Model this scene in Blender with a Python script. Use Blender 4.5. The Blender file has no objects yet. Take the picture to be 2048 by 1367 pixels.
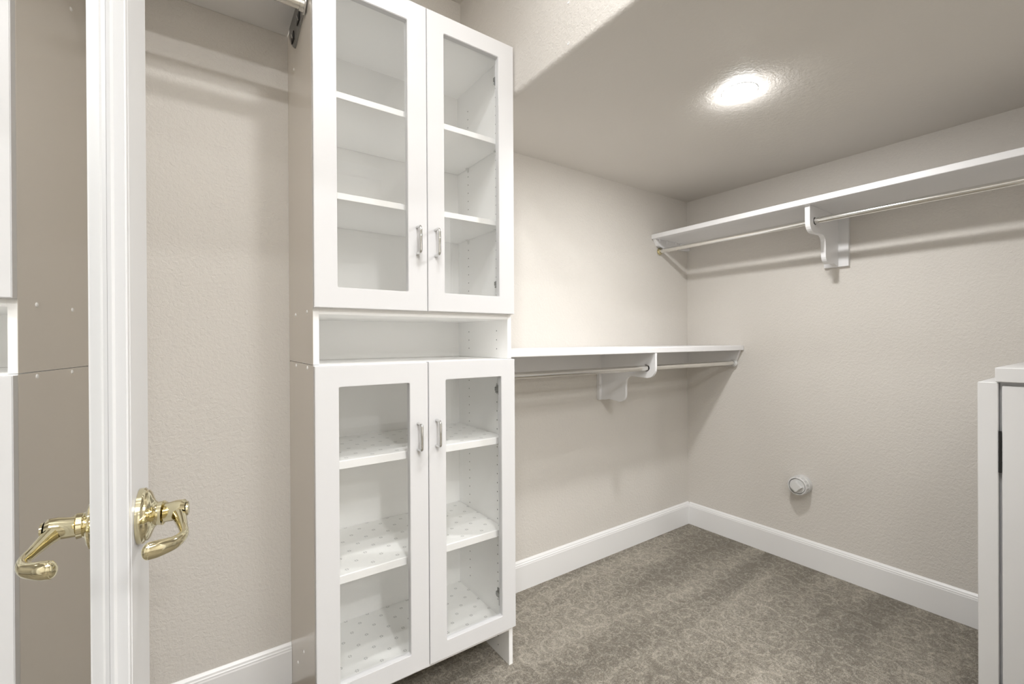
import bpy, bmesh, math, random
from mathutils import Vector, Matrix
random.seed(4)
S = bpy.context.scene
COL = S.collection
PI = math.pi

# ------------------------------------------------------------------ camera
CP = Vector((-2.47063, -1.63730, 1.12))
R_ = Vector((0.81728, -0.57622, -0.00518)); U_ = Vector((0.00572, -0.00088, 0.99998)); F_ = Vector((0.57621, 0.81730, -0.00258))
cd = bpy.data.cameras.new('camera'); cam = bpy.data.objects.new('camera', cd); COL.objects.link(cam)
m = Matrix.Identity(4)
for i in range(3):
    m[i][0] = R_[i]; m[i][1] = U_[i]; m[i][2] = -F_[i]; m[i][3] = CP[i]
cam.matrix_world = m
cd.sensor_fit = 'HORIZONTAL'; cd.sensor_width = 36; cd.lens = 900.29 / 2048 * 36
cd.clip_start = 0.02; cd.clip_end = 50
S.camera = cam

# ------------------------------------------------------------------ world, exposure, lamp strengths
w = bpy.data.worlds.new('world'); S.world = w; w.use_nodes = True
w.node_tree.nodes['Background'].inputs[0].default_value = (1, .98, .95, 1)
w.node_tree.nodes['Background'].inputs[1].default_value = 0.3
S.view_settings.view_transform = 'Standard'; S.view_settings.look = 'None'
S.view_settings.gamma = 1; S.view_settings.use_curve_mapping = False
S.view_settings.exposure = 0.18
CAN_LOW = 500.0      # recessed lamp in the lowered ceiling
CAN_HIGH = 290.0     # recessed lamp in the high ceiling
CAN_HALL = 560.0     # recessed lamps of the room behind the doorway
HALL_FILL = 13.5     # added fill: unseen glowing panel in the room behind
LAMP_COL = (1, .995, .99)
try:
    S.cycles.use_denoising = True
    S.cycles.denoiser = 'OPENIMAGEDENOISE'
    S.cycles.max_bounces = 14; S.cycles.diffuse_bounces = 9; S.cycles.glossy_bounces = 6
    S.cycles.transparent_max_bounces = 16; S.cycles.sample_clamp_indirect = 6
    S.cycles.caustics_reflective = False; S.cycles.caustics_refractive = False
except Exception:
    pass

# ------------------------------------------------------------------ materials
def srgb(r, g, b):
    f = lambda c: (c / 255 / 12.92) if c / 255 <= .04045 else ((c / 255 + .055) / 1.055) ** 2.4
    return (f(r), f(g), f(b), 1)

def mat(name, col, rough=.5, metal=0, spec=.5, coat=0):
    M = bpy.data.materials.new(name); M.use_nodes = True
    b = M.node_tree.nodes['Principled BSDF']
    b.inputs['Base Color'].default_value = col; b.inputs['Roughness'].default_value = rough
    b.inputs['Metallic'].default_value = metal; b.inputs['Specular IOR Level'].default_value = spec
    b.inputs['Coat Weight'].default_value = coat
    return M

def N(M, t, **kw):
    n = M.node_tree.nodes.new(t)
    for k, v in kw.items(): setattr(n, k, v)
    return n

def L(M, a, b): M.node_tree.links.new(a, b)

def mth(M, op, a, b=None, c=None):
    n = N(M, 'ShaderNodeMath', operation=op)
    for i, v in enumerate((a, b, c)):
        if v is None: continue
        if isinstance(v, (int, float)): n.inputs[i].default_value = v
        else: L(M, v, n.inputs[i])
    return n.outputs[0]

def noise(M, scale, detail=2, rough=.5, vec=None, dist=0.0):
    n = N(M, 'ShaderNodeTexNoise'); n.inputs['Scale'].default_value = scale
    n.inputs['Detail'].default_value = detail; n.inputs['Roughness'].default_value = rough
    n.inputs['Distortion'].default_value = dist
    if vec is None:
        tc = N(M, 'ShaderNodeTexCoord'); vec = tc.outputs['Object']
    L(M, vec, n.inputs['Vector'])
    return n.outputs['Fac']

def bump(M, h, strength, dist):
    bm_ = N(M, 'ShaderNodeBump'); bm_.inputs['Strength'].default_value = strength
    bm_.inputs['Distance'].default_value = dist
    L(M, h, bm_.inputs['Height'])
    L(M, bm_.outputs[0], M.node_tree.nodes['Principled BSDF'].inputs['Normal'])

def painted_wall(name, col, scale, dist, rough=.55):
    M = mat(name, col, rough, spec=.35)
    h = mth(M, 'ADD', mth(M, 'MULTIPLY', noise(M, scale, 3, .55, dist=.6), 1.0), mth(M, 'MULTIPLY', noise(M, scale * 3, 2), .3))
    bump(M, h, .55, dist)
    # faint unevenness of the roller coat
    mx = N(M, 'ShaderNodeMix', data_type='RGBA')
    mx.inputs[6].default_value = col
    mx.inputs[7].default_value = (col[0] * .96, col[1] * .96, col[2] * .96, 1)
    L(M, noise(M, 3, 2), mx.inputs[0]); L(M, mx.outputs[2], M.node_tree.nodes['Principled BSDF'].inputs['Base Color'])
    return M

WALLC = srgb(209, 205, 199)
M_wall = painted_wall('wall_paint', WALLC, 95, .0043)
M_ceil = painted_wall('ceiling_paint', WALLC, 70, .0013, .6)
M_soffit = painted_wall('soffit_paint', WALLC, 75, .005)
M_hall = mat('hall_paint', srgb(232, 230, 226), .6)
M_trim = mat('trim_paint', srgb(228, 228, 228), .3)
bump(M_trim, noise(M_trim, 14, 2), .15, .0015)
M_white = mat('white_melamine', srgb(216, 216, 217), .34)
bump(M_white, noise(M_white, 400, 1), .05, .0004)
M_inner = mat('interior_melamine', srgb(247, 247, 246), .3)
M_back = mat('back_board_white', srgb(244, 244, 243), .5)
M_shelf = mat('shelf_paint', srgb(224, 224, 225), .38)
bump(M_shelf, noise(M_shelf, 30, 2), .12, .001)
M_beige = mat('beige_painted_panel', srgb(222, 216, 207), .22, spec=.7)
M_door = mat('door_paint', srgb(210, 210, 210), .34)
bump(M_door, noise(M_door, 18, 2), .12, .001)
M_chrome = mat('chrome', (.72, .72, .71, 1), .06, 1)
M_rod = mat('closet_rod_metal', (.78, .77, .74, 1), .17, 1)
M_steel = mat('steel_dark', (.30, .30, .29, 1), .32, 1)
M_black = mat('black_metal', (.02, .02, .02, 1), .4, .5)
M_hole = mat('hole_shade', (.10, .10, .095, 1), .9)
M_brass = mat('polished_brass', (.74, .675, .46, 1), .08, 1)
M_mirror = mat('mirror_silver', (.93, .935, .93, 1), .012, 1)
M_pvc = mat('white_plastic_pipe', srgb(206, 206, 205), .4)
M_pin = mat('clear_plastic_pin', srgb(232, 232, 230), .25)
M_lamp = bpy.data.materials.new('lamp_lens'); M_lamp.use_nodes = True

def lamp_mat(name, strength):
    M = bpy.data.materials.new(name); M.use_nodes = True
    nt = M.node_tree; nt.nodes.remove(nt.nodes['Principled BSDF'])
    e = nt.nodes.new('ShaderNodeEmission'); e.inputs[0].default_value = (*LAMP_COL, 1); e.inputs[1].default_value = strength
    nt.links.new(e.outputs[0], nt.nodes['Material Output'].inputs[0])
    return M

def glass_mat():
    M = bpy.data.materials.new('clear_glass'); M.use_nodes = True
    nt = M.node_tree; nt.nodes.remove(nt.nodes['Principled BSDF'])
    t = nt.nodes.new('ShaderNodeBsdfTransparent'); t.inputs[0].default_value = (.985, .988, .986, 1)
    g = nt.nodes.new('ShaderNodeBsdfGlossy'); g.inputs['Roughness'].default_value = .003
    lw = nt.nodes.new('ShaderNodeLayerWeight'); lw.inputs[0].default_value = .5
    def M2(op, a, b):
        n_ = nt.nodes.new('ShaderNodeMath'); n_.operation = op
        for i_, v_ in enumerate((a, b)):
            if isinstance(v_, (int, float)): n_.inputs[i_].default_value = v_
            else: nt.links.new(v_, n_.inputs[i_])
        return n_
    # reflectance of a thin pane: both faces together, Schlick
    f = M2('ADD', M2('MULTIPLY', M2('POWER', lw.outputs['Facing'], 5.0).outputs[0], .88).outputs[0], .08)
    x = nt.nodes.new('ShaderNodeMixShader')
    nt.links.new(f.outputs[0], x.inputs[0]); nt.links.new(t.outputs[0], x.inputs[1]); nt.links.new(g.outputs[0], x.inputs[2])
    nt.links.new(x.outputs[0], nt.nodes['Material Output'].inputs[0])
    return M
M_glass = glass_mat()

def liner_mat():
    """white shelf paper printed with small grey six-petal flowers in staggered rows"""
    M = mat('flower_print_liner', srgb(240, 240, 238), .4)
    tc = N(M, 'ShaderNodeTexCoord'); sp = N(M, 'ShaderNodeSeparateXYZ'); L(M, tc.outputs['Object'], sp.inputs[0])
    PX, PY = .075, .075
    def grid(ox, oy):
        x = mth(M, 'MULTIPLY', mth(M, 'SUBTRACT', mth(M, 'FRACT', mth(M, 'ADD', mth(M, 'DIVIDE', sp.outputs[0], PX), ox)), .5), PX)
        y = mth(M, 'MULTIPLY', mth(M, 'SUBTRACT', mth(M, 'FRACT', mth(M, 'ADD', mth(M, 'DIVIDE', sp.outputs[1], PY), oy)), .5), PY)
        r = mth(M, 'SQRT', mth(M, 'ADD', mth(M, 'MULTIPLY', x, x), mth(M, 'MULTIPLY', y, y)))
        a = mth(M, 'ARCTAN2', y, x)
        pet = mth(M, 'GREATER_THAN', mth(M, 'COSINE', mth(M, 'MULTIPLY', a, 6)), .05)
        ring = mth(M, 'MULTIPLY', mth(M, 'LESS_THAN', r, .0060), mth(M, 'GREATER_THAN', r, .0022))
        return mth(M, 'MULTIPLY', pet, ring)
    f = mth(M, 'MAXIMUM', grid(.991, .764), grid(.491, .264))
    mx = N(M, 'ShaderNodeMix', data_type='RGBA'); mx.inputs[6].default_value = srgb(240, 240, 238); mx.inputs[7].default_value = srgb(128, 128, 128)
    L(M, mth(M, 'MULTIPLY', f, .85), mx.inputs[0]); L(M, mx.outputs[2], M.node_tree.nodes['Principled BSDF'].inputs['Base Color'])
    return M
M_liner = liner_mat()

def carpet_mat():
    """taupe cut-pile carpet with raised looped scrolls"""
    M = mat('scroll_carpet', srgb(140, 132, 118), .95, spec=.1)
    b = M.node_tree.nodes['Principled BSDF']
    b.inputs['Sheen Weight'].default_value = .25; b.inputs['Sheen Roughness'].default_value = .5
    tc = N(M, 'ShaderNodeTexCoord'); P = tc.outputs['Object']
    def spirals(scale, arms, turns, width, off, lim):
        mp = N(M, 'ShaderNodeMapping'); mp.inputs['Location'].default_value = off; L(M, P, mp.inputs[0])
        # gentle warp so the scrolls are hand-drawn rather than perfect
        nz = N(M, 'ShaderNodeTexNoise'); nz.inputs['Scale'].default_value = 9; nz.inputs['Detail'].default_value = 1; L(M, mp.outputs[0], nz.inputs['Vector'])
        sb = N(M, 'ShaderNodeVectorMath', operation='SUBTRACT'); L(M, nz.outputs['Color'], sb.inputs[0]); sb.inputs[1].default_value = (.5, .5, .5)
        sc = N(M, 'ShaderNodeVectorMath', operation='SCALE'); L(M, sb.outputs[0], sc.inputs[0]); sc.inputs['Scale'].default_value = .05
        ad = N(M, 'ShaderNodeVectorMath', operation='ADD'); L(M, mp.outputs[0], ad.inputs[0]); L(M, sc.outputs[0], ad.inputs[1])
        v = N(M, 'ShaderNodeTexVoronoi', voronoi_dimensions='2D'); v.inputs['Scale'].default_value = scale
        v.inputs['Randomness'].default_value = .62
        L(M, ad.outputs[0], v.inputs['Vector'])
        d = N(M, 'ShaderNodeVectorMath', operation='SUBTRACT'); L(M, ad.outputs[0], d.inputs[0]); L(M, v.outputs['Position'], d.inputs[1])
        s = N(M, 'ShaderNodeSeparateXYZ'); L(M, d.outputs[0], s.inputs[0])
        ang = mth(M, 'DIVIDE', mth(M, 'ARCTAN2', s.outputs[1], s.outputs[0]), 2 * PI)
        cs = N(M, 'ShaderNodeSeparateColor'); L(M, v.outputs['Color'], cs.inputs[0])
        sgn = mth(M, 'SUBTRACT', mth(M, 'MULTIPLY', mth(M, 'GREATER_THAN', cs.outputs[1], .5), 2), 1)
        r = v.outputs['Distance']      # already in cell units
        ph = mth(M, 'ADD', mth(M, 'ADD', mth(M, 'MULTIPLY', mth(M, 'MULTIPLY', ang, arms), sgn), mth(M, 'MULTIPLY', r, turns)), cs.outputs[0])
        tri = mth(M, 'ABSOLUTE', mth(M, 'SUBTRACT', mth(M, 'FRACT', ph), .5))       # 0 on the line
        ln = N(M, 'ShaderNodeMapRange', interpolation_type='SMOOTHSTEP'); L(M, tri, ln.inputs[0])
        ln.inputs[1].default_value = width; ln.inputs[2].default_value = width * .45; ln.inputs[3].default_value = 0; ln.inputs[4].default_value = 1
        inside = N(M, 'ShaderNodeMapRange', interpolation_type='SMOOTHSTEP'); L(M, r, inside.inputs[0])
        inside.inputs[1].default_value = lim; inside.inputs[2].default_value = lim * .88; inside.inputs[3].default_value = 0; inside.inputs[4].default_value = 1
        return mth(M, 'MULTIPLY', ln.outputs[0], inside.outputs[0])
    s1 = spirals(10.5, 1, 2.4, .20, (0, 0, 0), .62)
    s2 = spirals(21, 1, 1.8, .2, (.37, .21, 0), .52)
    # leafy filler strokes between the scrolls
    st = mth(M, 'ABSOLUTE', mth(M, 'SUBTRACT', mth(M, 'FRACT', mth(M, 'MULTIPLY', noise(M, 11, 1.5, .5, P, .7), 5)), .5))
    stl = N(M, 'ShaderNodeMapRange', interpolation_type='SMOOTHSTEP'); L(M, st, stl.inputs[0])
    stl.inputs[1].default_value = .16; stl.inputs[2].default_value = .05; stl.inputs[3].default_value = 0; stl.inputs[4].default_value = .6
    pat = mth(M, 'MAXIMUM', s1, mth(M, 'MAXIMUM', mth(M, 'MULTIPLY', s2, .7), stl.outputs[0]))
    # pile
    fine = noise(M, 330, 3, .75, P)
    mid = noise(M, 120, 2, .7, P)
    mot = noise(M, 26, 2, .55, P, .4)
    pat2 = mth(M, 'MULTIPLY', pat, mth(M, 'ADD', -.25, mth(M, 'MULTIPLY', mid, 2.0)))
    # pile brushed into long swaths
    mp = N(M, 'ShaderNodeMapping'); mp.inputs['Rotation'].default_value = (0, 0, math.radians(-62)); mp.inputs['Scale'].default_value = (.75, 4.2, 1); L(M, P, mp.inputs[0])
    sw = noise(M, 1.3, 2, .5, mp.outputs[0], .3)
    swm = N(M, 'ShaderNodeMapRange'); L(M, sw, swm.inputs[0]); swm.inputs[1].default_value = .38; swm.inputs[2].default_value = .66
    v = mth(M, 'ADD', mth(M, 'MULTIPLY', pat2, .34), mth(M, 'ADD', mth(M, 'MULTIPLY', mth(M, 'SUBTRACT', fine, .5), 2.4), mth(M, 'MULTIPLY', swm.outputs[0], .42)))
    v = mth(M, 'ADD', v, mth(M, 'MULTIPLY', mth(M, 'SUBTRACT', mid, .5), 1.1))
    v = mth(M, 'ADD', v, mth(M, 'MULTIPLY', mth(M, 'SUBTRACT', mot, .42), .65))
    rp = N(M, 'ShaderNodeValToRGB'); L(M, v, rp.inputs[0])
    e = rp.color_ramp.elements
    e[0].position = 0; e[0].color = srgb(112, 103, 87); e[1].position = 1; e[1].color = srgb(216, 207, 191)
    x = rp.color_ramp.elements.new(.35); x.color = srgb(156, 147, 130)
    L(M, rp.outputs[0], b.inputs['Base Color'])
    h = mth(M, 'ADD', mth(M, 'MULTIPLY', pat2, .5), mth(M, 'ADD', fine, mth(M, 'MULTIPLY', mid, .7)))
    bump(M, h, 1.0, .009)
    return M
M_carpet = carpet_mat()

# ------------------------------------------------------------------ mesh helpers
def nb(): return bmesh.new()

def box(bm, x0, x1, y0, y1, z0, z1, bev=0.0, seg=1):
    x0, x1 = sorted((x0, x1)); y0, y1 = sorted((y0, y1)); z0, z1 = sorted((z0, z1))
    vs = [bm.verts.new((x, y, z)) for x in (x0, x1) for y in (y0, y1) for z in (z0, z1)]
    fs = [bm.faces.new([vs[i] for i in q]) for q in ((0, 1, 3, 2), (4, 6, 7, 5), (0, 4, 5, 1), (2, 3, 7, 6), (0, 2, 6, 4), (1, 5, 7, 3))]
    if bev:
        es = list({e for f in fs for e in f.edges})
        bmesh.ops.bevel(bm, geom=es, offset=bev, segments=seg, affect='EDGES', profile=.5)
    return bm

def prism(bm, pts, axis, a, b, bev=0.0):
    """pts in the plane perpendicular to axis (order x,y,z without axis), extruded from a to b"""
    def P(p, t):
        q = list(p); q.insert(axis, t); return q
    A = [bm.verts.new(P(p, a)) for p in pts]; B = [bm.verts.new(P(p, b)) for p in pts]
    n = len(pts); fs = [bm.faces.new(A), bm.faces.new(B[::-1])]
    for i in range(n):
        fs.append(bm.faces.new((A[i], B[i], B[(i + 1) % n], A[(i + 1) % n])))
    if bev:
        es = list(set(fs[0].edges) | set(fs[1].edges))
        bmesh.ops.bevel(bm, geom=es, offset=bev, segments=2, affect='EDGES')
    return bm

def tube(bm, path, rad, n=16, caps=True, squash=None):
    """sweep circles of radius rad (number or list) along path"""
    path = [Vector(p) for p in path]
    rads = rad if isinstance(rad, (list, tuple)) else [rad] * len(path)
    rings = []; ref = None
    for i, p in enumerate(path):
        t = (path[min(i + 1, len(path) - 1)] - path[max(i - 1, 0)]).normalized()
        if ref is None:
            ref = Vector((0, 0, 1)) if abs(t.z) < .8 else Vector((1, 0, 0))
        u = (ref - t * ref.dot(t)).normalized(); v = t.cross(u); ref = u
        r = rads[i]; ru, rv = (r, r) if not squash else (r * squash[i][0], r * squash[i][1])
        rings.append([bm.verts.new(p + u * math.cos(2 * PI * k / n) * ru + v * math.sin(2 * PI * k / n) * rv) for k in range(n)])
    for a, b in zip(rings, rings[1:]):
        for k in range(n): bm.faces.new((a[k], a[(k + 1) % n], b[(k + 1) % n], b[k]))
    if caps:
        bm.faces.new(rings[0][::-1]); bm.faces.new(rings[-1])
    return bm

def lathe(bm, prof, origin, axis, n=40):
    """prof: (distance along axis, radius)"""
    path = [Vector(origin) + Vector(axis).normalized() * d for d, r in prof]
    ax = Vector(axis).normalized(); u = ax.orthogonal().normalized(); v = ax.cross(u)
    rings = []
    for (d, r), p in zip(prof, path):
        if r < 1e-6: rings.append([bm.verts.new(p)])
        else: rings.append([bm.verts.new(p + u * math.cos(2 * PI * k / n) * r + v * math.sin(2 * PI * k / n) * r) for k in range(n)])
    for a, b in zip(rings, rings[1:]):
        for k in range(n):
            k2 = (k + 1) % n
            if len(a) == 1 and len(b) == 1: continue
            if len(a) == 1: bm.faces.new((a[0], b[k2], b[k]))
            elif len(b) == 1: bm.faces.new((a[k], a[k2], b[0]))
            else: bm.faces.new((a[k], a[k2], b[k2], b[k]))
    return bm

def wpos(o):
    p = Vector((0, 0, 0))
    while o: p = p + o.location; o = o.parent
    return p

def obj(name, bm, mt, parent=None, smooth=False, mats=None):
    bmesh.ops.remove_doubles(bm, verts=bm.verts, dist=1e-7)
    bmesh.ops.recalc_face_normals(bm, faces=bm.faces)
    if parent is not None:
        bmesh.ops.translate(bm, verts=bm.verts, vec=-wpos(parent))
    me = bpy.data.meshes.new(name); bm.to_mesh(me); bm.free()
    for x in (mats or [mt]): me.materials.append(x)
    if smooth:
        for p in me.polygons: p.use_smooth = True
        try: me.set_sharp_from_angle(angle=math.radians(38))
        except Exception: pass
    o = bpy.data.objects.new(name, me); COL.objects.link(o)
    if parent is not None: o.parent = parent
    return o

def thing(name, label, cat, loc, group=None):
    o = bpy.data.objects.new(name, None); COL.objects.link(o); o.location = loc
    o.empty_display_size = .05
    o['label'] = label; o['category'] = cat
    if group: o['group'] = group
    return o

def struct(name, bm, mt, parent=None, smooth=False):
    o = obj(name, bm, mt, parent, smooth)
    if parent is None: o['kind'] = 'structure'
    return o

# ------------------------------------------------------------------ measurements (metres; corner of back and right wall is the origin)
HC, HH, XS = 1.9617, 2.5055, -1.5688       # low ceiling, high ceiling, soffit face
XW, YF = -2.78, -1.70                      # left wall, front (doorway) wall
XL, XM, XR = -2.2147, -1.8942, -1.5736     # tall cabinet
YD, YB = -.3803, -.360                     # door faces, carcass front
PT = .0155
SD = .3484                                 # shelf depth
BASE = .1315

# ------------------------------------------------------------------ structure
bm = nb(); box(bm, -4.2, .1, -5.2, .1, -.06, 0); struct('floor', bm, M_carpet)
bm = nb(); box(bm, XW - .1, .1, 0, .1, 0, HH + .1); struct('wall_back', bm, M_wall)
bm = nb(); box(bm, 0, .1, YF - .12, 0, 0, HH + .1); struct('wall_right', bm, M_wall)
bm = nb(); box(bm, XW - .1, XW, YF, 0, 0, HH + .1); struct('wall_left', bm, M_wall)
# front wall with the doorway
DX0, DX1, DH = -2.64, -1.10, 2.07
bm = nb()
box(bm, XW - .1, DX0, YF - .12, YF, 0, HH + .1); box(bm, DX1, 0, YF - .12, YF, 0, HH + .1); box(bm, DX0, DX1, YF - .12, YF, DH, HH + .1)
struct('wall_front', bm, M_wall)
# high ceiling, lowered ceiling with a rounded (bullnose) arris
bm = nb(); box(bm, XW - .1, XS + .02, YF, 0, HH, HH + .1); struct('ceiling', bm, M_ceil)
r = .018; pts = [(0, HC), (0, HH + .1), (XS, HH + .1), (XS, HC + r)]
for k in range(1, 9):
    a = PI + k / 8 * PI / 2; pts.append((XS + r + r * math.cos(a), HC + r + r * math.sin(a)))
bm = nb()
A = [bm.verts.new((x, 0, z)) for x, z in pts]; B = [bm.verts.new((x, YF, z)) for x, z in pts]
n = len(pts); fa = []
bm.faces.new(A); bm.faces.new(B[::-1])
for i in range(n): fa.append(bm.faces.new((A[i], B[i], B[(i + 1) % n], A[(i + 1) % n])))
o = struct('ceiling_low', bm, M_ceil, smooth=True); o.data.materials.append(M_soffit)
for p in o.data.polygons:
    if p.normal.x < -.6: p.material_index = 1

# two small wall plugs left in the face of the ceiling drop
for yy, zz in ((-.6547, 2.1107), (-.6538, 1.9911)):
    bm = nb(); lathe(bm, [(-.002, .0042), (.0012, .0040), (.0016, .0026), (.0004, .0018), (.0004, 0)], (XS, yy, zz), (-1, 0, 0), 12)
    struct('wall_plug', bm, M_trim, bpy.data.objects['ceiling_low'], True)

# room behind the doorway
bm = nb(); box(bm, -4.2, -4.1, -5.2, YF - .12, 0, 2.6); struct('wall_hall_left', bm, M_hall)
bm = nb(); box(bm, 0, .1, -5.2, YF - .12, 0, 2.6); struct('wall_hall_right', bm, M_hall)
bm = nb(); box(bm, -4.1, 0, -5.2, -5.1, 0, 2.6); struct('wall_hall_end', bm, M_hall)
bm = nb(); box(bm, -4.1, 0, -5.1, YF - .12, 2.5, 2.6); struct('ceiling_hall', bm, M_hall)
bm = nb(); box(bm, -4.1, XW - .1, YF - .12, YF - .02, 0, 2.6); struct('wall_hall_front', bm, M_hall)

# baseboards with stepped cap
def baseboard(name, axis, a, b, mirror=1):
    pr = [(0, 0), (.013, 0), (.013, .108), (.0115, .112), (.0115, .116), (.0085, .1185), (.0075, .124), (.004, .1285), (.002, BASE), (0, BASE)]
    bm = nb()
    if axis == 'x': prism(bm, [(-d, z) for d, z in pr], 0, a, b)          # along x on the back wall
    elif axis == 'y': prism(bm, [(-d, z) for d, z in pr], 1, a, b)
    return struct(name, bm, M_trim)
baseboard('baseboard_back', 'x', XW, XL - .0005)
baseboard('baseboard_back.001', 'x', XR + .0005, 0)
baseboard('baseboard_right', 'y', -.013, -1.344)
# doorway lining and casing
bm = nb(); box(bm, DX0, DX0 + .018, YF - .12, YF, 0, DH); box(bm, DX1 - .018, DX1, YF - .12, YF, 0, DH); box(bm, DX0 + .018, DX1 - .018, YF - .12, YF, DH - .018, DH)
struct('trim_1', bm, M_trim)
bm = nb()
box(bm, DX1 - .012, DX1 + .058, YF, YF + .016, 0, DH + .058, .003)
box(bm, DX0 - .058, DX1 - .012, YF, YF + .016, DH - .012, DH + .058, .003)
struct('trim_2', bm, M_trim)

# ------------------------------------------------------------------ recessed ceiling lamps and added fill lights
def downlight(name, x, y, z, strength, label, group=None, R=.056):
    t = thing(name, label, 'ceiling light', (x, y, z), group)
    bm = nb(); lathe(bm, [(0, R), (.0010, R - .0004), (.0014, R - .0015), (.0010, R - .0064), (0, R - .0064)], (x, y, z), (0, 0, -1), 48)
    obj('trim_ring', bm, M_trim, t, True)
    bm = nb(); rr = R - .0060
    lathe(bm, [(.0006, rr), (.0040, rr * .985), (.0055, rr * .86), (.0065, rr * .5), (.0068, 0)], (x, y, z), (0, 0, -1), 40)
    obj('lens', bm, lamp_mat(name + '_glow', strength), t, True)
    return t
downlight('recessed_light', -.9538, -.834, HC, CAN_LOW, 'round white recessed light glowing in the lowered beige ceiling')
downlight('recessed_light', -2.055, -1.02, HH, CAN_HIGH, 'round recessed light in the high ceiling above the tall cabinet')
t = thing('fill_panel', 'added fill panel, large and flat, under the ceiling behind the doorway', 'ceiling light', (-1.9, -2.35, 2.5))  # unseen glowing panel, added as soft fill from the front
bm = nb(); box(bm, -2.62, -1.18, -2.84, -1.92, 2.47, 2.4995, .002); obj('fill_frame', bm, M_trim, t)
bm = nb(); box(bm, -2.59, -1.21, -2.81, -1.95, 2.466, 2.4698); obj('fill_face', bm, lamp_mat('panel_glow', HALL_FILL), t)
downlight('recessed_light', -2.45, -1.45, HH, CAN_HIGH * 1.4, 'added fill lamp in the high ceiling just inside the doorway')  # unseen extra lamp, added to brighten the soffit face and cabinet side
downlight('recessed_light', -2.25, -3.05, 2.5, CAN_HALL, 'round recessed light behind the doorway, nearer one', None, .075)
downlight('recessed_light', -2.30, -4.15, 2.5, CAN_HALL, 'round recessed light behind the doorway, farther one', None, .075)

# ------------------------------------------------------------------ tall cabinet: base unit and upper unit
def ring_door(bm, x0, x1, z0, z1, ix0, ix1, iz0, iz1, yf, yb):
    """flat door with a routed opening (rounded inner corners), front at yf, back at yb"""
    def outer():
        return [(x0, z0), (x1, z0), (x1, z1), (x0, z1)]
    rr = .004; inner = []
    for cx, cz, a0 in ((ix0 + rr, iz0 + rr, PI), (ix1 - rr, iz0 + rr, 1.5 * PI), (ix1 - rr, iz1 - rr, 0), (ix0 + rr, iz1 - rr, PI / 2)):
        inner.append([(cx + rr * math.cos(a0 + k * PI / 8), cz + rr * math.sin(a0 + k * PI / 8)) for k in range(5)])
    out = {}
    for y in (yf, yb):
        out[y] = [bm.verts.new((x, y, z)) for x, z in outer()]
    inn = {y: [[bm.verts.new((x, y, z)) for x, z in c] for c in inner] for y in (yf, yb)}
    for y in (yf, yb):
        for i in range(4):
            j = (i + 1) % 4
            # side i runs from corner i to corner j
            bm.faces.new((out[y][i], out[y][j], inn[y][j][0], inn[y][i][-1]))
            for k in range(4): bm.faces.new((out[y][i], inn[y][i][k + 1], inn[y][i][k]))
    for i in range(4):
        j = (i + 1) % 4
        bm.faces.new((out[yf][i], out[yf][j], out[yb][j], out[yb][i]))
    loopf = [v for c in inn[yf] for v in c]; loopb = [v for c in inn[yb] for v in c]
    n = len(loopf)
    for k in range(n): bm.faces.new((loopf[k], loopf[(k + 1) % n], loopb[(k + 1) % n], loopb[k]))
    bm.edges.ensure_lookup_table()
    fs = set(out[yf]); fr = set(loopf)
    es = [e for e in bm.edges if (e.verts[0] in fs and e.verts[1] in fs) or (e.verts[0] in fr and e.verts[1] in fr and abs(loopf.index(e.verts[0]) - loopf.index(e.verts[1])) in (1, n - 1))]
    bmesh.ops.bevel(bm, geom=es, offset=.0014, segments=2, affect='EDGES')
    return bm

def bar_handle(x, zt, zb, yf, parent):
    r = .0042; d = .028; c = .010
    path = [(x, yf, zt), (x, yf - d + c, zt)]
    for k in range(1, 7):
        a = k / 6 * PI / 2; path.append((x, yf - d + c - c * math.sin(a), zt - c + c * math.cos(a)))
    path.append((x, yf - d, zb + c))
    for k in range(1, 7):
        a = k / 6 * PI / 2; path.append((x, yf - d + c - c * math.cos(a), zb + c - c * math.sin(a)))
    path.append((x, yf, zb))
    bm = nb(); tube(bm, path, r, 14)
    obj('handle', bm, M_chrome, parent, True)

def hinge(x, z, side, parent):
    """concealed hinge on the inner side panel; side = +1 points into the cabinet towards +x"""
    bm = nb()
    box(bm, x, x + side * .004, -.345, -.292, z - .012, z + .012, .001)
    box(bm, x + side * .004, x + side * .016, -.352, -.300, z - .0075, z + .0075, .002)
    box(bm, x + side * .004, x + side * .012, -.312, -.298, z - .014, z - .009, .001)
    box(bm, x + side * .010, x + side * .036, -.3605, -.349, z - .016, z + .016, .003)
    obj('hinge', bm, M_steel, parent, True)

def cabinet_door(unit, x0, x1, z0, z1, op, handle_x, hz, hinge_side, hinges):
    bm = nb(); ring_door(bm, x0, x1, z0, z1, *op, YD, YB - .0015)
    d = obj('door', bm, M_white, unit)
    ix0, ix1, iz0, iz1 = op
    bm = nb(); yy = YD + .0135
    vs = [bm.verts.new(p) for p in ((ix0, yy, iz0), (ix1, yy, iz0), (ix1, yy, iz1), (ix0, yy, iz1))]; bm.faces.new(vs)
    g = obj('glass_pane', bm, M_glass, d)
    bar_handle(handle_x, hz[0], hz[1], YD, d)
    for z in hinges: hinge(XL + PT if hinge_side < 0 else XR - PT, z, -hinge_side, d)
    return d

def side_panel(unit, x0, x1, z0, z1, painted):
    bm = nb(); box(bm, x0, x1, YB, -.0005, z0, z1, .0006)
    o = obj('side_panel', bm, None, unit, mats=[M_inner, M_beige])
    if painted:
        for p in o.data.polygons:
            if p.normal.x < -.3: p.material_index = 1
    return o

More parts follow.
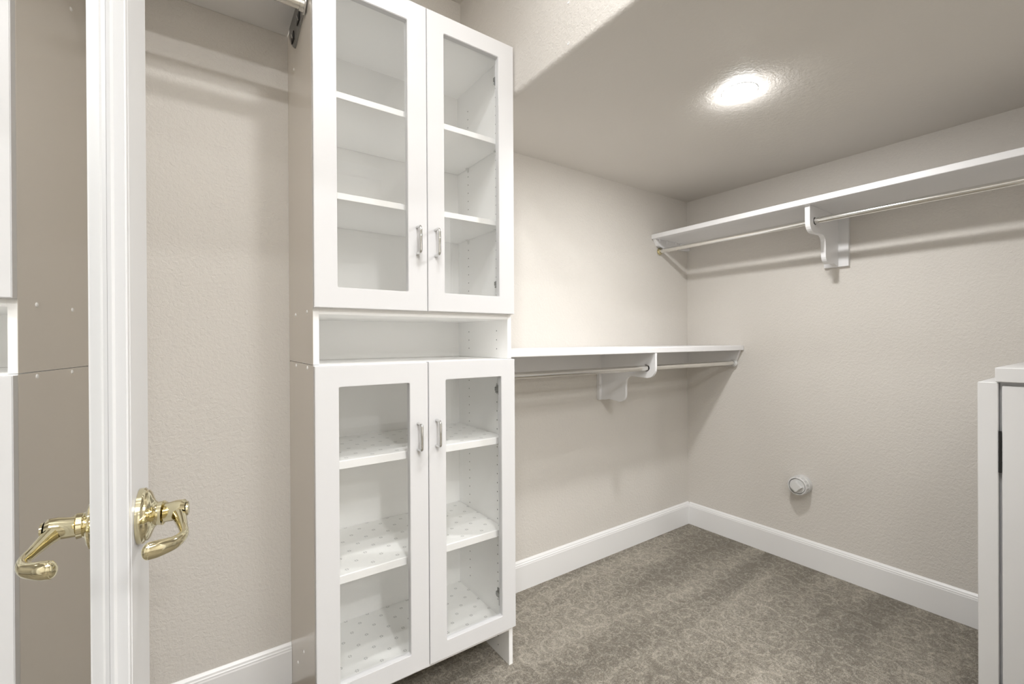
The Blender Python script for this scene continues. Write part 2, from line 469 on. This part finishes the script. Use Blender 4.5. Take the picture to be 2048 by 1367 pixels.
def peg_holes(unit, x, side, y, z0, z1, skip=()):
    bm = nb(); z = z0
    while z < z1:
        vs = [bm.verts.new((x + side * .0004, y + .0023 * math.cos(a * PI / 5), z + .0023 * math.sin(a * PI / 5))) for a in range(10)]
        bm.faces.new(vs); z += .032
    o = obj('peg_holes', bm, M_hole, unit); o['kind'] = 'stuff'

def cap(unit, y, z):
    bm = nb(); lathe(bm, [(0, .0052), (.0012, .0050), (.0020, .0035), (.0022, 0)], (XL, y, z), (-1, 0, 0), 16)
    obj('screw_cap', bm, M_inner, unit, True)

def pins(unit, z, ys=(-.296, -.094)):
    for x, s in ((XL + PT, 1), (XR - PT, -1)):
        for y in ys:
            bm = nb(); box(bm, x, x + s * .010, y - .006, y + .006, z - .003, z, .001); box(bm, x, x + s * .003, y - .005, y + .005, z - .016, z - .003, .001)
            obj('shelf_pin', bm, M_pin, unit)

def board(unit, name, z0, z1, y0=YB, y1=-.009, liner=False, dx=0.0):
    bm = nb(); box(bm, XL + PT + dx, XR - PT - dx, y0, y1, z0, z1, .0008)
    s = obj(name, bm, M_inner, unit)
    if liner:
        bm = nb(); box(bm, XL + PT + dx + .001, XR - PT - dx - .001, y0 + .004, y1 - .001, z1, z1 + .0006)
        obj('shelf_liner', bm, M_liner, s)
    return s

SEAM = 1.0588
# --- base unit
base = thing('base_cabinet', 'lower half of the tall white cabinet, with two glass doors down to the carpet', 'cabinet', ((XL + XR) / 2, -.18, 0))
side_panel(base, XL, XL + PT, 0, SEAM - .0016, True); side_panel(base, XR - PT, XR, 0, SEAM - .0016, False)
bm = nb(); box(bm, XL + PT, XR - PT, YB, -.009, SEAM - .0185, SEAM - .0006, .0006); obj('top_panel', bm, M_inner, base)
board(base, 'bottom_panel', .121, .1400, liner=True)
bm = nb(); box(bm, XL + PT, XR - PT, -.009, -.003, .121, SEAM - .002); obj('back_panel', bm, M_back, base)
for z0, z1 in ((.7655, .7880), (.4460, .4685)):
    board(base, 'shelf', z0, z1, -.341, -.011, True, .0012)
    pins(base, z0)
GAP = .0013
cabinet_door(base, XL, XM - GAP, .1378, 1.0555, (-2.1545, -1.9535, .1945, .9975), -1.928, (.876, .798), -1, (.951, .229))
cabinet_door(base, XM + GAP, XR, .1407, 1.0577, (-1.8360, -1.6290, .1945, 1.0010), -1.868, (.879, .802), 1, (.951, .229))
for side, x in ((1, XL + PT), (-1, XR - PT)):
    peg_holes(base, x, side, -.094, .198, 1.02); peg_holes(base, x, side, -.292, .198, 1.02)
    peg_holes(base, x, side, -.292, .035, .11)
for y, z in ((-.2876, 1.0480), (-.120, 1.0480), (-.2876, .131), (-.120, .131), (-.212, .216)): cap(base, y, z)
# --- upper unit
up = thing('upper_cabinet', 'upper half of the tall white cabinet, with two glass doors over an open slot', 'cabinet', ((XL + XR) / 2, -.18, SEAM))
side_panel(up, XL, XL + PT, SEAM, 2.123, True); side_panel(up, XR - PT, XR, SEAM, 2.123, False)
bm = nb(); box(bm, XL + PT, XR - PT, YB, -.009, 2.105, 2.123, .0006); obj('top_panel', bm, M_inner, up)
board(up, 'bottom_panel', 1.1935, 1.2120)
bm = nb(); box(bm, XL + PT, XR - PT, -.009, -.003, SEAM, 2.12); obj('back_panel', bm, M_back, up)
for z0, z1 in ((1.7955, 1.8135), (1.5155, 1.5335)):
    board(up, 'shelf', z0, z1, -.341, -.011, False, .0012)
    pins(up, z0)
cabinet_door(up, XL, XM - GAP, 1.2105, 2.1249, (-2.1560, -1.9555, 1.2665, 2.0650), -1.928, (1.459, 1.380), -1, (2.04, 1.322))
cabinet_door(up, XM + GAP, XR, 1.2109, 2.1249, (-1.8370, -1.6350, 1.2685, 2.0690), -1.868, (1.459, 1.380), 1, (2.04, 1.322))
for side, x in ((1, XL + PT), (-1, XR - PT)):
    peg_holes(up, x, side, -.094, 1.092, 1.185); peg_holes(up, x, side, -.292, 1.092, 1.185)
    peg_holes(up, x, side, -.094, 1.252, 2.05); peg_holes(up, x, side, -.292, 1.252, 2.05)
for y, z in ((-.2872, 1.2035), (-.1161, 1.2035), (-.112, 1.962), (-.2872, 2.112)): cap(up, y, z)

# ------------------------------------------------------------------ shelves, rods, brackets
# low shelf on the back wall
t = thing('wall_shelf', 'white board shelf at mid height between the tall cabinet and the right wall', 'shelf', (-.79, -.17, 1.06))
bm = nb(); box(bm, XR + .0008, -.0005, -SD, -.0005, 1.0618, 1.0879, .0025, 2); obj('shelf_board', bm, M_shelf, t)
bm = nb(); box(bm, XR + .0008, -.0195, -.019, -.0005, .973, 1.0618, .001); obj('cleat', bm, M_shelf, t)
bm = nb(); prism(bm, [(-.0005, .973), (-.295, .973), (-.315, 1.012), (-.333, 1.0618), (-.0005, 1.0618)], 0, -.019, -.0005, .0008); obj('cleat', bm, M_shelf, t)
def scallop(front, top, bot, wallx=.019):
    """side outline of a shop-made shelf bracket: (distance from wall, z)"""
    f = front; d = top - bot
    pts = [(wallx, top), (f, top), (f, top - .26 * d)]
    # rounded nose
    nr = .045
    for k in range(1, 7):
        a = k / 6 * PI / 2
        pts.append((f - nr + nr * math.cos(a), top - .29 * d - nr * math.sin(a)))
    zn = top - .29 * d - nr
    pts.append((f * .60, zn + .003))
    # inner hollow
    for k in range(1, 6):
        a = k / 6 * PI / 2
        pts.append((f * .60 - .032 * math.sin(a), zn + .003 - .034 * (1 - math.cos(a))))
    xs_ = f * .60 - .034
    pts.append((xs_, zn - .05)); pts.append((xs_, bot + .04))
    for k in range(1, 7):
        a = k / 6 * PI / 2
        pts.append((xs_ - .04 + .04 * math.cos(a), bot + .038 - .037 * math.sin(a)))
    pts.append((wallx + .05, bot + .008)); pts.append((wallx + .025, bot + .002)); pts.append((wallx, bot))
    return pts

def bracket_with_hole(bm, outline, axis, a, b, hole, r):
    """prism of the outline with a round hole cut through it (triangulated fill)"""
    n = 24
    def P(p, t):
        q = list(p); q.insert(axis, t); return q
    for t in (a, b):
        ov = [bm.verts.new(P(p, t)) for p in outline]
        hv = [bm.verts.new(P((hole[0] + r * math.cos(2 * PI * k / n), hole[1] + r * math.sin(2 * PI * k / n)), t)) for k in range(n)]
        es = [bm.edges.new((ov[i], ov[(i + 1) % len(ov)])) for i in range(len(ov))] + [bm.edges.new((hv[i], hv[(i + 1) % n])) for i in range(n)]
        bmesh.ops.triangle_fill(bm, use_beauty=True, use_dissolve=False, edges=es)
        if t == a: O1, H1 = ov, hv
        else: O2, H2 = ov, hv
    for i in range(len(O1)):
        j = (i + 1) % len(O1); bm.faces.new((O1[i], O1[j], O2[j], O2[i]))
    for i in range(n):
        j = (i + 1) % n; bm.faces.new((H1[i], H1[j], H2[j], H2[i]))

ROD1 = (-.300, .992)
t = thing('shelf_bracket', 'scalloped white wooden bracket under the middle of the low back shelf', 'bracket', (-.76, -.02, .82), 'scalloped wooden shelf brackets')
out = [(-d, z) for d, z in scallop(.3475, 1.0615, .818)]
bm = nb(); bracket_with_hole(bm, out, 0, -.770, -.757, ROD1, .0165); obj('bracket_arm', bm, M_shelf, t)
bm = nb(); box(bm, -.786, -.690, -.0189, -.0005, .817, .9725, .001); obj('back_plate', bm, M_shelf, t)

def rod(name, label, p0, p1, r, ends, group='chrome closet rods'):
    t = thing(name, label, 'closet rod', p0, group)
    bm = nb(); tube(bm, [p0, p1], r, 32); obj('rod_tube', bm, M_rod, t, True)
    d = (Vector(p1) - Vector(p0)).normalized()
    for k, (q, s) in enumerate(((p0, 1), (p1, -1))):
        if not ends[k]: continue
        bm = nb(); lathe(bm, [(0, r + .009), (.003, r + .009), (.004, r + .004), (.014, r + .0035), (.014, r + .0006)], q, d * s, 32)
        obj('end_socket', bm, ends[k], t, True)
    return t
rod('closet_rod', 'metal rod under the low back shelf, passing through the scalloped bracket', (XR + .0008, ROD1[0], ROD1[1]), (-.0195, ROD1[0], ROD1[1]), .0125, (M_chrome, M_pvc))

# high shelf on the right wall
Z2, T2, S2 = 1.7198, .0257, .3436
t = thing('wall_shelf', 'long white board shelf high on the right wall', 'shelf', (-.17, -.85, Z2))
bm = nb(); box(bm, -S2, -.0005, YF + .001, -.0005, Z2 - T2, Z2, .003, 2); obj('shelf_board', bm, M_shelf, t)
bm = nb(); prism(bm, [(-.0005, 1.660), (-.270, 1.650), (-.305, 1.660), (-.330, Z2 - T2), (-.0005, Z2 - T2)], 1, -.019, -.0005, .0008); obj('cleat', bm, M_shelf, t)
for xx, hh in ((-.30, .018), (-.235, .024), (-.15, .013), (-.10, .018)):
    bm = nb(); lathe(bm, [(0, .003), (.004, .004), (.012, .002), (hh, 0)], (xx, -.026, Z2 - T2), (0, 0, -1), 8); obj('paint_drip', bm, M_shelf, t, True)
ROD2 = (-.270, 1.632)
t = thing('shelf_bracket', 'scalloped white wooden bracket holding the high shelf on the right wall', 'bracket', (-.02, -.79, 1.46), 'scalloped wooden shelf brackets')
out = [(-d, z) for d, z in scallop(.322, Z2 - T2 - .0003, 1.460)]
bm = nb(); bracket_with_hole(bm, out, 1, -.800, -.781, ROD2, .0165); obj('bracket_arm', bm, M_shelf, t)
bm = nb(); box(bm, -.0189, -.0005, -.840, -.741, 1.4565, Z2 - T2 - .0003, .001); obj('back_plate', bm, M_shelf, t)
rod('closet_rod', 'chrome rod under the high shelf on the right wall', (ROD2[0], -.0008, ROD2[1]), (ROD2[0], YF + .001, ROD2[1]), .0125, (M_brass, None))

# high shelf left of the cabinet
t = thing('wall_shelf', 'white shelf board at the top left, beside the upper cabinet', 'shelf', (-2.5, -.17, 2.124))
bm = nb(); box(bm, XW + .0005, XL - .0006, -.350, -.0005, 2.124, 2.143, .001); obj('shelf_board', bm, M_shelf, t)
bm = nb()
pts = [(-.278, 2.040), (-.262, 2.075), (-.159, 2.119), (-.052, 2.119), (-.050, 2.092), (-.100, 2.040), (-.146, 2.008), (-.168, 2.012), (-.218, 2.026)]
prism(bm, pts, 0, XL - .0035, XL - .0004, .0004); mb = obj('side_bracket', bm, M_steel, t)
for y, z in ((-.205, 2.062), (-.118, 2.055)):
    bm = nb(); box(bm, XL - .0060, XL - .0036, y - .020, y + .014, z - .014, z + .012, .001); obj('slot', bm, M_black, mb)
    bm = nb(); tube(bm, [(XL - .0065, y - .012, z - .010), (XL - .0065, y + .004, z + .009)], .0022, 8); obj('screw', bm, M_chrome, mb, True)
rod('closet_rod', 'chrome rod at the top left, ending on the upper cabinet side', (XL - .0042, -.300, 2.044), (XW + .0005, -.300, 2.044), .0155, (M_chrome, M_chrome))

# ------------------------------------------------------------------ pipe cleanout on the right wall
t = thing('pipe_cleanout', 'round white plastic cleanout plug sticking out of the right wall above the baseboard', 'pipe plug', (0, -.637, .400))
pc = (0, -.637, .400)
bm = nb(); lathe(bm, [(.0005, .046), (.030, .046), (.031, .043), (.033, .0435), (.058, .0435), (.060, .0415), (.060, .0375), (.050, .037), (.050, 0)], pc, (-1, 0, 0), 48)
obj('hub', bm, M_pvc, t, True)
bm = nb()
for k in range(16):
    a = k / 16 * 2 * PI; c, s = math.cos(a), math.sin(a)
    p = Vector((0, pc[1] + c * .0438, pc[2] + s * .0438))
    tube(bm, [(-.036, p.y, p.z), (-.056, p.y, p.z)], .0022, 6)
obj('grip_ribs', bm, M_pvc, t, True)
bm = nb(); lathe(bm, [(.0502, .0345), (.057, .0345), (.058, .0335), (.058, 0)], pc, (-1, 0, 0), 40); obj('plug_face', bm, M_pvc, t, True)
bm = nb(); q = .0185
prism(bm, [(pc[1] + q * math.sqrt(2) * math.cos(a), pc[2] + q * math.sqrt(2) * math.sin(a)) for a in (0, PI / 2, PI, 1.5 * PI)], 0, -.080, -.058, .0012)
obj('square_boss', bm, M_pvc, t)

# ------------------------------------------------------------------ door with mirror, swung open on the left
TH = .0857209; OFF = .12985
nv = Vector((math.cos(TH), -math.sin(TH), 0)); uv = Vector((math.sin(TH), math.cos(TH), 0))
def dp(s, off, z):
    p = Vector((CP.x, CP.y, 0)) + uv * s - nv * (OFF - off); p.z = z; return p
def dbox(bm, s0, s1, o0, o1, z0, z1, bev=0.0):
    vs = [bm.verts.new(dp(s, o_, z)) for s in (s0, s1) for o_ in (o0, o1) for z in (z0, z1)]
    fs = [bm.faces.new([vs[i] for i in q]) for q in ((0, 1, 3, 2), (4, 6, 7, 5), (0, 4, 5, 1), (2, 3, 7, 6), (0, 2, 6, 4), (1, 5, 7, 3))]
    if bev: bmesh.ops.bevel(bm, geom=list({e for f in fs for e in f.edges}), offset=bev, segments=2, affect='EDGES')
S0, S1, FS, BS = -.045, .7425, .016, -.020      # hinge edge, latch edge, face and back offsets
M0, M1, MZ0, MZ1 = .075, .629, .26, 1.90
door = thing('mirror_door', 'white closet door with a framed mirror, open at the left edge', 'door', dp(S1, 0, .012))
bm = nb(); dbox(bm, M1 + .002, S1, BS, FS, .012, 2.03, .0015); obj('stile', bm, M_door, door)
bm = nb(); dbox(bm, S0, M0 - .002, BS, FS, .012, 2.03, .0015); obj('stile', bm, M_door, door)
bm = nb(); dbox(bm, M0 - .002, M1 + .002, BS, FS, .012, MZ0, .0015); obj('rail', bm, M_door, door)
bm = nb(); dbox(bm, M0 - .002, M1 + .002, BS, FS, MZ1, 2.03, .0015); obj('rail', bm, M_door, door)
bm = nb(); dbox(bm, M0 - .001, M1 + .001, BS + .004, -.0035, MZ0, MZ1); obj('panel', bm, M_door, door)
bm = nb(); dbox(bm, M0, M1, -.003, 0, MZ0, MZ1); obj('mirror_glass', bm, M_mirror, door)
# moulding around the mirror: ridge, valley, bead (profile: inset from the edge, offset)
prof = [(0, .0001), (.0000, .0035), (.0020, .0058), (.0045, .0062), (.0050, .0072), (.0068, .0104), (.0080, .0112), (.0086, .0126), (.0098, .0152), (.0125, .0166), (.0150, .0160), (.0150, .0001)]
bm = nb(); PR = .013
corners = [((M0, MZ0), (1, 1)), ((M1, MZ0), (-1, 1)), ((M1, MZ1), (-1, -1)), ((M0, MZ1), (1, -1))]
rings = []
for (s, z), (ds, dz) in corners:
    rings.append([bm.verts.new(dp(s + ds * (.0145 - i) - ds * .0145, o_, z + dz * (.0145 - i) - dz * .0145)) for i, o_ in prof])
for i in range(4):
    a, b = rings[i], rings[(i + 1) % 4]
    for k in range(len(prof)):
        k2 = (k + 1) % len(prof); bm.faces.new((a[k], b[k], b[k2], a[k2]))
obj('mirror_moulding', bm, M_door, door, True)
# lever handle with round rose
HS, HZ = .686, .914
bm = nb(); lathe(bm, [(.0002, .0320), (.005, .0320), (.0062, .0308), (.0072, .0294), (.0090, .0290), (.0110, .0262), (.0130, .0205), (.0150, .0155), (.0175, .0132), (.020, .0128)], dp(HS, FS, HZ), nv, 48)
rose = obj('handle_rose', bm, M_brass, door, True)
def cr(P, n=8):
    out = []
    Q = [Vector(p) for p in P]; Q = [Q[0] * 2 - Q[1]] + Q + [Q[-1] * 2 - Q[-2]]
    for i in range(1, len(Q) - 2):
        for k in range(n):
            t_ = k / n; a, b, c, d = Q[i - 1:i + 3]
            out.append(.5 * ((2 * b) + (-a + c) * t_ + (2 * a - 5 * b + 4 * c - d) * t_ ** 2 + (-a + 3 * b - 3 * c + d) * t_ ** 3))
    out.append(Q[-2]); return out
bm = nb()
# neck
tube(bm, [dp(.6855, .034, HZ), dp(.6850, .039, HZ), dp(.6848, .0392, HZ)], [.0136, .0142, .0122], 32)
tube(bm, [dp(.6845, .0390, HZ), dp(.681, .046, HZ + .001), dp(.677, .054, HZ + .003), dp(.6745, .0605, HZ + .004), dp(.674, .063, HZ + .0042)], [.0112, .0112, .0120, .0112, .008], 32)
# curved grip sweeping towards the hinge side and curling back at its end
G = cr([dp(.677, .0530, HZ + .001), dp(.661, .0580, HZ - .003), dp(.644, .0620, HZ - .007), dp(.627, .0645, HZ - .0105), dp(.613, .0590, HZ - .0125), dp(.604, .0485, HZ - .0125), dp(.598, .0380, HZ - .0118), dp(.5960, .0320, HZ - .0115)], 6)
nG = len(G)
def gr(t_):
    K = [(0, .0095), (.12, .0075), (.3, .0054), (.45, .0054), (.6, .0066), (.78, .0082), (.9, .0079), (.97, .0056), (1, .002)]
    for (a, ra), (b, rb) in zip(K, K[1:]):
        if t_ <= b: return ra + (rb - ra) * (t_ - a) / (b - a)
    return .002
tube(bm, G, [gr(i / (nG - 1)) for i in range(nG)], 24, squash=[(1.15, .85)] * nG)
obj('lever', bm, M_brass, rose, True)
bm = nb(); lathe(bm, [(0, .0085), (.002, .0082), (.003, .005), (.0032, 0)], dp(.674, .0625, HZ + .0042), nv, 24); obj('end_button', bm, M_brass, rose, True)
# outer handle of the door
bm = nb(); lathe(bm, [(.0002, .0365), (.006, .0360), (.0095, .0330), (.0135, .0235), (.019, .0145), (.040, .0135), (.044, .010)], dp(HS, BS, HZ), -nv, 40)
rose2 = obj('handle_rose', bm, M_brass, door, True)
bm = nb(); tube(bm, cr([dp(.700, BS - .042, HZ), dp(.66, BS - .050, HZ - .002), dp(.62, BS - .048, HZ - .006), dp(.598, BS - .036, HZ - .004)], 6), .0085, 16); obj('lever', bm, M_brass, rose2, True)
# butt hinges on the doorway edge
for z in (.22, 1.05, 1.82):
    bm = nb(); tube(bm, [dp(S0 - .006, FS - .004, z), dp(S0 - .006, FS - .004, z + .09)], .006, 12); dbox(bm, S0 - .002, S0, BS + .006, FS - .004, z, z + .09); obj('hinge', bm, M_brass, door, True)

# ------------------------------------------------------------------ low cabinet at the right edge
low = thing('low_cabinet', 'low white cabinet with a thick top at the right edge', 'cabinet', (-.30, -1.52, 0))
XF = -.600
bm = nb(); box(bm, XF, -.0145, -1.387, -1.3455, 0, .9935, .0015); obj('end_panel', bm, M_door, low)
bm = nb(); box(bm, XF + .022, -.001, YF + .001, -1.3872, .09, .9955, .001); obj('body', bm, M_white, low)
bm = nb(); box(bm, XF + .075, XF + .09, YF + .001, -1.3872, 0, .0895); obj('toe_board', bm, M_door, low)
bm = nb(); box(bm, XF - .006, -.001, YF + .001, -1.3815, .9957, 1.0370, .0022, 2); obj('top', bm, M_door, low)
bm = nb(); x1 = XF + .0215
dx0, dy0, dy1, dz0, dz1 = XF - .001, YF + .006, -1.3945, .10, .985
box(bm, XF + .006, x1, dy0, dy1, dz0, dz1, .001)
box(bm, dx0, XF + .006, dy0, dy0 + .055, dz0, dz1, .0015); box(bm, dx0, XF + .006, dy1 - .055, dy1, dz0, dz1, .0015)
box(bm, dx0, XF + .006, dy0 + .055, dy1 - .055, dz0, dz0 + .055, .0015); box(bm, dx0, XF + .006, dy0 + .055, dy1 - .055, dz1 - .055, dz1, .0015)
d = obj('door', bm, M_door, low)
for z0, hl in ((.738, .118), (.102, .03)):
    bm = nb(); tube(bm, [(XF + .001, -1.3907, z0), (XF + .001, -1.3907, z0 + hl)], .0032, 10)
    for k in range(1, 4): tube(bm, [(XF + .001, -1.3907, z0 + k * hl / 4 - .0008), (XF + .001, -1.3907, z0 + k * hl / 4 + .0008)], .0037, 10)
    obj('hinge', bm, M_black, d, True)
bm = nb(); lathe(bm, [(0, .006), (.012, .005), (.016, .012), (.024, .014), (.028, .010), (.029, 0)], (dx0, dy0 + .028, .80), (-1, 0, 0), 24); obj('knob', bm, M_chrome, d, True)
